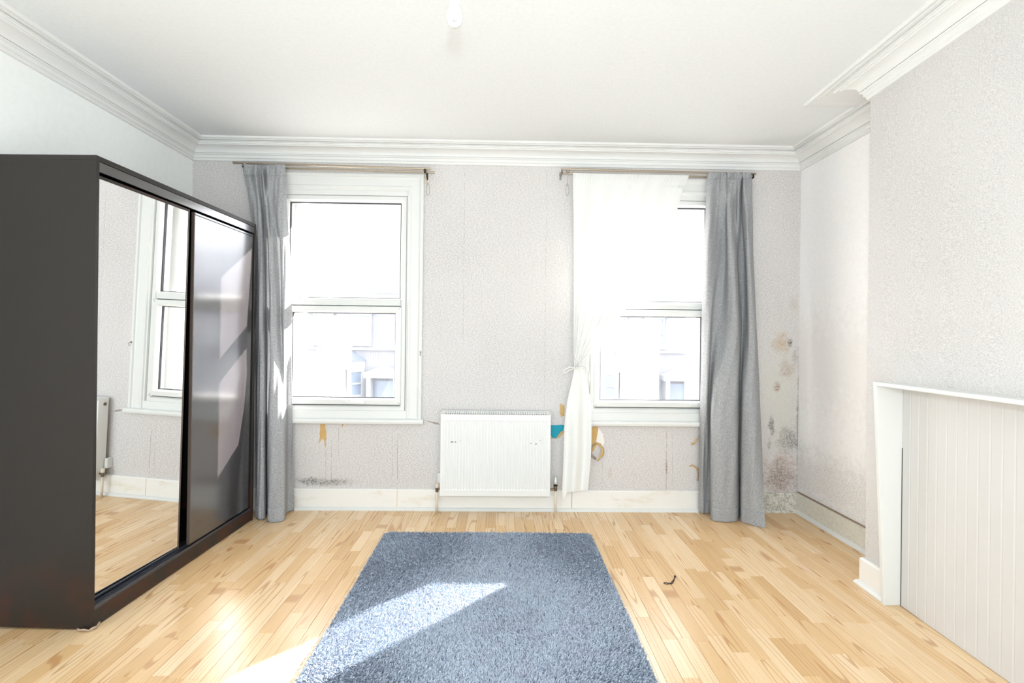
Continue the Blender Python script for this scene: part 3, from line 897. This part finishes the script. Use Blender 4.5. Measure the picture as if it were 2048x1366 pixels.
# left grey curtain
LC = [
 (330, [(483, 3.575, 323), (495, 3.560), (507, 3.575), (510, 3.545), (520, 3.575), (524, 3.545), (528, 3.575), (534, 3.545), (540, 3.565), (552, 3.550), (560, 3.555), (570, 3.57, 331)]),
 (356, [(489, 3.580), (499, 3.560), (506, 3.580), (511, 3.530), (522, 3.585), (526, 3.525), (531, 3.580), (537, 3.530), (545, 3.560), (553, 3.555), (562, 3.550), (572, 3.575)]),
 (420, [(500, 3.590), (507, 3.560), (514, 3.545), (521, 3.540), (526, 3.600), (530, 3.540), (535, 3.520), (540, 3.575), (549, 3.570), (556, 3.530), (566, 3.550), (574, 3.590)]),
 (500, [(510, 3.590), (514, 3.530), (519, 3.500), (525, 3.520), (530, 3.600), (534, 3.560), (538, 3.490), (545, 3.510), (556, 3.580), (563, 3.540), (570, 3.560), (579, 3.610)]),
 (620, [(511, 3.570), (515, 3.510), (520, 3.480), (526, 3.500), (532, 3.590), (535, 3.560), (541, 3.480), (551, 3.500), (561, 3.560), (566, 3.520), (574, 3.550), (583, 3.615)]),
 (760, [(511, 3.550), (516, 3.490), (521, 3.465), (528, 3.480), (533, 3.580), (535, 3.540), (540, 3.450), (553, 3.470), (563, 3.520), (569, 3.540), (574, 3.580), (584, 3.610)]),
 (900, [(511, 3.530), (516, 3.470), (521, 3.445), (529, 3.460), (534, 3.560), (535, 3.500), (538, 3.420), (553, 3.425), (568, 3.450), (572, 3.540), (576, 3.600), (586, 3.612)]),
 (1030, [(511, 3.470, 1041), (516, 3.440, 1044), (522, 3.430, 1046), (530, 3.450, 1042), (534, 3.540, 1033), (536, 3.460, 1041), (537, 3.395, 1050), (552, 3.395, 1050), (569, 3.430, 1044), (571, 3.530, 1032), (576, 3.585, 1026), (588, 3.612, 1021)]),
]
def grey_curtain(secs, lab, nm_seed, hem_px, bandspan, pinches):
    root = empty('curtain', Vector(at(*hem_px)) * 1.0); root.location.z = 0
    tag(root, lab, 'curtain')
    c = Vector(root.location)
    rows = floorclamp(curtain_rows(secs, 150, 120, .004, nm_seed))
    rows = [[(x - c.x, y - c.y, z - c.z) for x, y, z in r] for r in rows]
    MB().strip(rows).build('fabric', M['curtain'], root, smooth=True, solid=.0022)
    # header band: top rows pushed slightly forward
    k = bandspan
    band = [[(x, y - .0035, z + (.003 if i == 0 else 0)) for x, y, z in r] for i, r in enumerate(rows[:k])]
    MB().strip(band).build('header_band', M['curtain'], root, smooth=True, solid=.002)
    nu = len(rows[0])
    for j in pinches:                       # pinch pleats: little folded cones below the heading tape
        j = int(j * nu)
        top, low = Vector(rows[1][j]), Vector(rows[k][j])
        low = top + (low - top) * 1.05
        r1, r2 = .0035, .0115
        pr = []
        for i in range(7):
            t = i / 6; c1 = top.lerp(low, t) + Vector((0, -.006 - .012 * t, 0)); rad = r2 * (1 - t) + r1 * t if t < .75 else r1 * 1.5
            pr.append([(c1.x + rad * math.cos(a), c1.y + .55 * rad * math.sin(a), c1.z) for a in [2 * math.pi * q / 10 for q in range(10)]])
        MB().strip(pr, True, True).build('pinch_pleat', M['curtain'], root, smooth=True)
    hem = [[(x, y - .002, z) for x, y, z in r] for r in rows[-6:]]
    MB().strip(hem).build('hem', M['curtain'], root, smooth=True, solid=.0015)
    return root, rows
LC = [(py, [(p[0], 3.56 + (p[1] - 3.56) * (0.75 if py < 800 else 1.0)) + tuple(p[2:]) for p in ps]) for py, ps in LC]
grey_curtain(LC, 'grey curtain bunched beside the wardrobe at the left window', 1, (548, 1040, 3.5), 16, (.30, .52, .66))
RC = [
 (346, [(1415, 3.570), (1424, 3.550), (1438, 3.560), (1443, 3.540), (1452, 3.565), (1455, 3.540), (1467, 3.560), (1478, 3.548), (1482, 3.570), (1486, 3.545), (1489, 3.570), (1493, 3.552), (1503, 3.570)]),
 (370, [(1414, 3.575), (1424, 3.555), (1437, 3.570), (1442, 3.545), (1451, 3.530), (1456, 3.570), (1464, 3.565), (1472, 3.560), (1478, 3.535), (1484, 3.580), (1487, 3.530), (1494, 3.545), (1504, 3.575)]),
 (430, [(1411, 3.580), (1420, 3.520), (1431, 3.570), (1437, 3.590), (1450, 3.580), (1455, 3.520), (1463, 3.530), (1470, 3.580), (1477, 3.550), (1482, 3.600), (1487, 3.560), (1495, 3.520), (1505, 3.580)]),
 (520, [(1407, 3.590), (1415, 3.510), (1428, 3.540), (1438, 3.595), (1451, 3.595), (1456, 3.510), (1466, 3.490), (1473, 3.530), (1476, 3.600), (1488, 3.600), (1493, 3.510), (1500, 3.500), (1507, 3.580)]),
 (650, [(1403, 3.595), (1411, 3.520), (1421, 3.500), (1426, 3.580), (1442, 3.560), (1456, 3.500), (1470, 3.460), (1478, 3.500), (1483, 3.590), (1491, 3.560), (1498, 3.480), (1508, 3.480), (1513, 3.560)]),
 (780, [(1401, 3.600), (1407, 3.550), (1414, 3.520), (1420, 3.580), (1426, 3.500), (1440, 3.470), (1458, 3.450), (1474, 3.470), (1481, 3.570), (1486, 3.480), (1498, 3.440), (1510, 3.440), (1519, 3.520)]),
 (910, [(1399, 3.605), (1406, 3.560), (1413, 3.590), (1419, 3.600), (1423, 3.500), (1438, 3.450), (1455, 3.440), (1472, 3.455), (1480, 3.560), (1483, 3.470), (1498, 3.410), (1512, 3.390), (1524, 3.440)]),
 (1035, [(1397, 3.612, 1024), (1404, 3.590, 1026), (1412, 3.600, 1027), (1420, 3.605, 1029), (1423, 3.480, 1042), (1437, 3.445, 1046), (1455, 3.440, 1047), (1471, 3.450, 1045), (1480, 3.540, 1037), (1482, 3.450, 1046), (1498, 3.400, 1050), (1513, 3.360, 1056), (1530, 3.330, 1059)]),
]
grey_curtain(RC, 'grey curtain hanging to the floor at the right window', 2, (1465, 1040, 3.5), 12, (.30, .52, .78))

# white sheer curtain tied to the left
def sheer():
    root = empty('sheer_curtain', (at(1150, 735, 3.6).x, 3.60, at(1150, 735, 3.6).z))
    tag(root, 'white sheer curtain tied back in a bow at the right window', 'curtain')
    c = root.location
    key = [(346, 1146, 1378), (372, 1146, 1368), (430, 1147, 1351), (490, 1147, 1328), (550, 1147, 1296), (600, 1147, 1264), (650, 1147, 1228), (690, 1147, 1196), (716, 1147, 1176), (731, 1148, 1166), (736, 1149, 1164),
           (742, 1148, 1168), (765, 1143, 1174), (800, 1135, 1181), (850, 1129, 1183), (910, 1127, 1182), (960, 1124, 1178), (985, 1122, 1176)]
    nu, nv = 170, 150
    kk = catmull([tuple(map(float, k)) for k in key], nv)
    rows = []
    for i, (py, xl, xr) in enumerate(kk):
        row = []
        pinch = math.exp(-((py - 735) / 60.0) ** 2)
        top = max(0, 1 - (py - 346) / 60)
        for j in range(nu):
            u = j / (nu - 1)
            # cloth bunches towards the diagonal edge
            q = u if py > 736 else (u * .55 + .45 * u ** (1 + 0.9 * (py - 346) / 390))
            px = xl + (xr - xl) * q
            amp = (.006 + .008 * min(1, abs(py - 346) / 300)) * (1 - .55 * pinch)
            ph = u * 2 * math.pi * 6 + .6 * math.sin(u * 9)
            if py > 736: amp = .007 + .018 * min(1, (py - 736) / 160)
            Y = 3.590 - .012 * (1 - u) + amp * math.sin(ph * (1 if py < 736 else .45)) + .003 * top * math.sin(u * 320)
            if py > 736: Y = 3.566 + amp * .8 * math.sin(ph * .26 + .4)
            else:
                f = min(1, (py - 346) / 390); Y = Y - .020 * f * f
            yy = py
            if py > 900:                    # hem: long tail at the left edge
                e = (py - 900) / 85
                yy = py + e * (30 * max(0, 1 - u / .22) if u < .22 else -6 * (u - .22))
            elif py < 372: yy = py + (u * 5)
            p = at(px, yy, Y)
            row.append((p.x - c.x, p.y - c.y, p.z - c.z))
        rows.append(row)
    MB().strip(rows).build('voile', M['sheer'], root, smooth=True)
    # gathered heading
    MB().strip([[(x, y - .002, z) for x, y, z in r] for r in rows[:5]]).build('heading', M['sheer'], root, smooth=True)
    # tie band and bow
    T0 = at(1157, 736, 3.56) - c
    m = plain('white_cotton_tie', srgb(242, 240, 235), .8)
    pts = []
    for k in range(25):
        a = 2 * math.pi * k / 24
        pts.append((T0.x + .036 * math.cos(a), T0.y + .030 + .034 * math.sin(a), T0.z + .004 * math.cos(a)))
    MB().tube(pts, .0045, 8).build('tie_band', m, root, smooth=True)
    K = at(1147, 736, 3.545) - c
    lp = lambda L: [Vector(at(x, y, 3.545 - d)) - c for x, y, d in L]
    MB().tube(lp([(1147, 736, 0), (1140, 734, .008), (1132, 738, .012), (1126, 743, .010), (1126, 746, .008), (1132, 745, .004), (1140, 740, 0), (1146, 738, 0)]), .0036, 8).build('bow_loop', m, root, smooth=True)
    MB().tube(lp([(1147, 737, 0), (1150, 732, .006), (1149, 725, .004), (1148, 719, -.01)]), .003, 8).build('bow_tail', m, root, smooth=True)
    MB().tube(lp([(1156, 733, 0), (1164, 729, .004), (1172, 733, .006), (1178, 745, .008), (1179, 760, .006), (1177, 775, .002)]), .0028, 8).build('bow_tail', m, root, smooth=True)
    MB().lathe([(0, -.007), (.007, -.005), (.009, 0), (.007, .005), (0, .007)], tuple(K), 14).build('knot', m, root, smooth=True)
sheer()

# ------------------------------------------------------------------ rug
rug = empty('rug', (-.080, 2.22, 0))
tag(rug, 'blue-grey shag rug in the middle of the floor', 'rug')
RW, RL = .655, .970
def rr_poly(w, l, r, n=8):
    P = []
    for cx, cy, a0 in ((w - r, l - r, 0), (-w + r, l - r, 90), (-w + r, -l + r, 180), (w - r, -l + r, 270)):
        for k in range(n + 1):
            a = math.radians(a0 + 90 * k / n); P.append((cx + r * math.cos(a), cy + r * math.sin(a)))
    return P
P = rr_poly(RW, RL, .05)
MB().strip([[(x, y, 0.0005) for x, y in P], [(x, y, .012) for x, y in P]], True, True).build('backing', M['rug_back'], rug)
rng = np.random.default_rng(3)
nt_ = 150000
tx = rng.uniform(-RW + .002, RW - .002, nt_); ty = rng.uniform(-.62, RL - .002, nt_)
# round the corners
r_ = .05
cxm = (np.abs(tx) > RW - r_) & (ty > RL - r_)
dd = np.hypot(np.abs(tx) - (RW - r_), ty - (RL - r_))
keep = ~(cxm & (dd > r_)); tx, ty = tx[keep], ty[keep]; n_ = len(tx)
ang = rng.uniform(0, 2 * np.pi, n_)
fl_a = np.sin(tx * 5 + 1.3) * 1.2 + np.cos(ty * 4) * 1.2 + rng.normal(0, .9, n_)
ln_ = rng.uniform(.006, .015, n_); hh = rng.uniform(.010, .018, n_); wv = rng.uniform(.0016, .0030, n_)
ux, uy = np.cos(ang) * wv, np.sin(ang) * wv
lx, ly = np.cos(fl_a) * ln_, np.sin(fl_a) * ln_
ex = np.clip(tx + lx, -RW - .004, RW + .004) ; ey = np.clip(ty + ly, -RL, RL + .004)
V = np.zeros((n_, 5, 3))
V[:, 0] = np.stack([tx - ux, ty - uy, np.full(n_, .010)], 1); V[:, 1] = np.stack([tx + ux, ty + uy, np.full(n_, .010)], 1)
mx_, my_ = tx + (ex - tx) * .45, ty + (ey - ty) * .45
V[:, 2] = np.stack([mx_ + ux, my_ + uy, .010 + hh * .8], 1); V[:, 3] = np.stack([mx_ - ux, my_ - uy, .010 + hh * .8], 1)
V[:, 4] = np.stack([ex, ey, .010 + hh], 1)
me = bpy.data.meshes.new('pile')
base = (np.arange(n_) * 5)[:, None]
loops = np.concatenate([base + np.array([0, 1, 2, 3]), base + np.array([3, 2, 4])], 1).ravel()
me.vertices.add(n_ * 5); me.vertices.foreach_set('co', V.ravel())
me.loops.add(len(loops)); me.loops.foreach_set('vertex_index', loops)
st_ = np.stack([np.arange(n_) * 7, np.arange(n_) * 7 + 4], 1).ravel(); ct = np.tile([4, 3], n_)
me.polygons.add(n_ * 2); me.polygons.foreach_set('loop_start', st_); me.polygons.foreach_set('loop_total', ct)
me.update(calc_edges=True); me.validate(); me.materials.append(M['rug'])
po = bpy.data.objects.new('pile', me); COL.objects.link(po); po.parent = rug; po['kind'] = 'stuff'

# ------------------------------------------------------------------ black hair tie on the floor
ht = MB()
def fp(px, py, z=.0025):
    d = ray(px, py); t = (z - HC) / d[2]; return Vector((d[0] * t, d[1] * t, z))
pts = [fp(1350, 1153), (fp(1348, 1158)), fp(1344, 1163), fp(1340, 1167), fp(1334, 1168), fp(1329, 1167), fp(1327.5, 1165.5), fp(1331, 1165), fp(1336, 1166), fp(1342, 1167.5), fp(1346, 1165), fp(1348, 1160), fp(1349, 1155), fp(1350, 1153)]
c0 = fp(1340, 1163, 0)
pts = catmull([tuple(p - c0) for p in pts], 60)
hob = empty('hair_tie', c0); tag(hob, 'black elastic hair tie lying on the floor right of the rug', 'hair tie')
MB().tube(pts, .0018, 7).build('band', M['black_rubber'], hob, smooth=True)
k0 = fp(1350, 1153, .005) - c0
MB().lathe([(0, -.005), (.005, -.003), (.006, .001), (.004, .005), (0, .006)], tuple(k0), 12).build('bead', M['black_rubber'], hob, smooth=True)

# ------------------------------------------------------------------ pendant bulb
BYd = 1.71
pb = at(909, 54, BYd)
pen = empty('pendant_light', (pb.x, BYd, ZC)); tag(pen, 'white bulb hanging from the ceiling on a short flex', 'light bulb')
zb = pb.z - ZC
MB().lathe([(0.0005, zb), (.012, zb + .0015), (.021, zb + .008), (.028, zb + .020), (.030, zb + .032), (.028, zb + .046), (.022, zb + .060), (.016, zb + .074), (.0135, zb + .088), (.0135, zb + .094)], (0, 0, 0), 40).build('bulb', M['bulb'], pen, smooth=True)
MB().lathe([(.0165, zb + .078), (.0185, zb + .080), (.0185, zb + .112), (.015, zb + .122), (.010, zb + .138), (.004, zb + .142)], (0, 0, 0), 32).build('lamp_holder', M['upvc'], pen)
MB().tube([(0, 0, zb + .14), (0, 0, -.02)], .003, 10).build('flex', M['upvc'], pen)
MB().lathe([(.045, 0), (.045, -.012), (.035, -.026), (.012, -.030), (0, -.030)], (0, 0, 0), 32).build('ceiling_rose', M['upvc'], pen)
# illegible print at the tip of the bulb
mk = MB(); r3 = random.Random(2)
for k in range(9):
    x = -.007 + .0018 * k + r3.uniform(-.0005, .0005); y = -.021 + r3.uniform(-.003, .003)
    # on the lower front of the glass
    rad_ = math.hypot(x, y); zz_ = zb + .0078 * (rad_ / .021) ** 2 * .9
    mk.box(x - .0005, x + .0005, y - .0012, y + .0008, zz_ - .0008, zz_ + .0016)
mk.build('print', M['black_rubber'], pen, label='tiny black print on the tip of the bulb')

# ------------------------------------------------------------------ boarded fireplace
fs = empty('boarded_fireplace', (0, 0, 0)); 
tag(fs, 'white boarded-up fireplace with a thin mantel ledge on the chimney breast', 'fireplace')
yE = 2.362                                  # near face of the end board
pT = at(1752, 770, yE); pB_ = at(1768, 1210, yE); pI = at(1803, 1000, yE)
zt = pT.z
def px_off(y): return -BE * (yE - y)        # runs with the breast
# end board: trapezium face towards the camera, 0.02 thick
e = MB().prism([(pB_.x, 0.0), (pI.x + .02, 0.0), (pI.x + .02, zt), (pT.x, zt)], yE, yE + .020).build('end_board', M['gloss_white'], fs, bevel=.002)
# mantel lip
zm0, zm1 = zt - .004, zt + .014
yN = .55
a0, a1 = pT.x, pI.x + .04
lip = MB().strip([[(a0, yE + .021, zm0), (a1, yE + .021, zm0), (a1, yE + .021, zm1), (a0, yE + .021, zm1)],
                  [(a0 + px_off(yN), yN, zm0), (a1 + px_off(yN), yN, zm0), (a1 + px_off(yN), yN, zm1), (a0 + px_off(yN), yN, zm1)]], True, True)
lip.build('mantel_ledge', M['gloss_white'], fs, bevel=.003)
# tongue and groove boards
bw = 0.050
y = yE - .0005
k = 0
while y > yN + bw:
    x0, x1 = pI.x + px_off(y), pI.x + px_off(y - bw)
    g = .005
    q = [(x0 + .0016, y), (x0, y - g), (x1, y - bw + g), (x1 + .0016, y - bw), (x1 + .022, y - bw), (x0 + .022, y)]
    MB().strip([[(a, b, .002) for a, b in q], [(a, b, zm0) for a, b in q]], True, True).build('board', M['panel'], fs)
    y -= bw; k += 1
MB().box(pI.x - .001, pI.x + .003, yE - .003, yE - .0005, 0.002, zt - .3).build('dark_gap', M['dark_slot'], fs)
# screw head and small box at the foot of the boards
pz = at(1846, 809, yE - .0)
MB().box(pI.x - .0066, pI.x - .002, 2.165, 2.170, pz.z - .004, pz.z + .003).build('nail_head', M['dark_slot'], fs)
so_ = MB().box(-.030, 0, -.12, 0, 0, .11).build('wall_socket', M['gloss_white'], bevel=.004)
so_.location = (pI.x + px_off(1.46), 1.462, .20)
tag(so_, 'white box low on the boarded fireplace at the right picture edge', 'box')

# ------------------------------------------------------------------ outside
ground = MB().box(-40, 40, 4.05, 60, -3.3, -3.2).build('street', M['asphalt'])
tag(ground, 'pale street below the windows', kind='structure')
YH = 20.0
def house():
    h = empty('terraced_house', (0, YH, -3.2))
    x0, x1 = -2.0, 3.85
    z = lambda v: v + 3.2                   # world height -> local
    MB().box(x0, x1, 0, 7, 0, z(3.0)).build('facade', M['brick_far'], h)
    MB().strip([[(x0, -.25, z(2.95)), (x0, 3.5, z(5.3)), (x0, 7.2, z(2.95))], [(x1, -.25, z(2.95)), (x1, 3.5, z(5.3)), (x1, 7.2, z(2.95))]], True, True).build('roof', M['slate_far'], h)
    MB().box(x0 + .001, x0 + .24, -.3, 6.9, z(2.9), z(3.35)).build('party_wall', M['stone_far'], h)
    MB().box(x0 + .05, x0 + .75, 3.0, 4.0, z(4.8), z(6.2)).build('chimney', M['brick_far'], h)
    MB().box(x0, x1, -.10, .02, z(.72), z(.82)).build('string_course', M['stone_far'], h)
    MB().box(x0, x1, -.16, .02, z(2.78), z(2.98)).build('eaves_cornice', M['stone_far'], h)
    def sash(cx, zb, zt, w, y, par):
        f = MB(); rect_frame(f, cx - w / 2, cx + w / 2, zb, zt, [(0, y + .06), (0, y - .06), (.07, y - .06), (.07, y + .06)])
        f.box(cx - w / 2, cx + w / 2, y - .05, y + .03, (zb + zt) / 2 - .03, (zb + zt) / 2 + .03)
        o = f.build('window', M['stone_far'], par)
        MB().box(cx - w / 2 + .05, cx + w / 2 - .05, y - .012, y - .002, zb + .05, zt - .05).build('pane', M['pane_far'], o)
        return o
    for cx in (-.55, .95):
        sash(cx, z(.88), z(2.15), .82, -.01, h)
        MB().box(cx - .5, cx + .5, -.09, .01, z(2.15), z(2.36)).build('lintel', M['stone_far'], h)
    # bay window
    bz0, bz1 = 0, z(.12)
    pl = [(-1.05, 0), (-.65, -.75), (.65, -.75), (1.05, 0)]
    MB().strip([[(x, y, bz0) for x, y in pl], [(x, y, z(-1.15)) for x, y in pl]], False).build('bay_wall', M['brick_far'], h)
    MB().strip([[(x * 1.05, y * 1.05, z(-.02)) for x, y in pl], [(x * 1.05, y * 1.05, z(.30)) for x, y in pl]], False, False).build('bay_cornice', M['stone_far'], h)
    rows = [[(x * 1.12, y * 1.12 - (.02), z(.30)) for x, y in pl], [(-.55, -.01, z(.72)), (-.40, -.12, z(.72)), (.40, -.12, z(.72)), (.55, -.01, z(.72))]]
    MB().strip(rows, True, True).build('bay_roof', M['slate_far'], h)
    sash(0, z(-1.15), z(-.02), 1.15, -.75, h)
    for s in (-1, 1):
        a, b = Vector((s * 1.05, 0)), Vector((s * .65, -.75))
        mb = MB()
        for t0, t1, za, zb_ in ((0, .15, -1.15, -.02), (.85, 1, -1.15, -.02), (.15, .85, -1.15, -1.03), (.15, .85, -.14, -.02), (.15, .85, -.62, -.55)):
            p, q = a.lerp(b, t0), a.lerp(b, t1)
            mb.strip([[(p.x, p.y, z(za)), (q.x, q.y, z(za))], [(p.x, p.y, z(zb_)), (q.x, q.y, z(zb_))]])
        o = mb.build('window', M['stone_far'], h, solid=.08)
        p, q = a.lerp(b, .12), a.lerp(b, .88)
        MB().strip([[(p.x, p.y, z(-1.05)), (q.x, q.y, z(-1.05))], [(p.x, p.y, z(-.1)), (q.x, q.y, z(-.1))]]).build('pane', M['pane_far'], o)
    # porch and door
    MB().box(1.30, 1.46, -.5, 0, 0, z(-.35)).build('porch_post', M['stone_far'], h)
    MB().box(2.34, 2.50, -.5, 0, 0, z(-.35)).build('porch_post', M['stone_far'], h)
    MB().strip([[(1.2, y, z(-.35)), (2.6, y, z(-.35)), (2.6, y, z(-.15)), (1.9, y, z(.12)), (1.2, y, z(-.15))] for y in (-.55, 0)], True, True).build('porch_gable', M['stone_far'], h)
    MB().box(1.5, 2.3, -.02, .02, 0, z(-.5)).build('front_door', M['pane_far'], h)
    return h
h0 = house()
lbls = ['terraced house across the street seen through the left window',
        'terraced house across the street hidden behind the wall between the windows',
        'terraced house across the street with a hipped bay roof seen through the right window',
        'terraced house across the street behind the grey curtain of the right window']
for i, x in enumerate((-6.6, -.75, 5.1, 10.95)):
    if i == 0: r = h0
    else:
        r = h0.copy(); COL.objects.link(r)
        for ch in list(h0.children):
            c2 = ch.copy(); COL.objects.link(c2); c2.parent = r
            for g in ch.children:
                g2 = g.copy(); COL.objects.link(g2); g2.parent = c2
    r.location = (x, YH, -3.2)
    tag(r, lbls[i], 'house', 'terraced houses across the street')
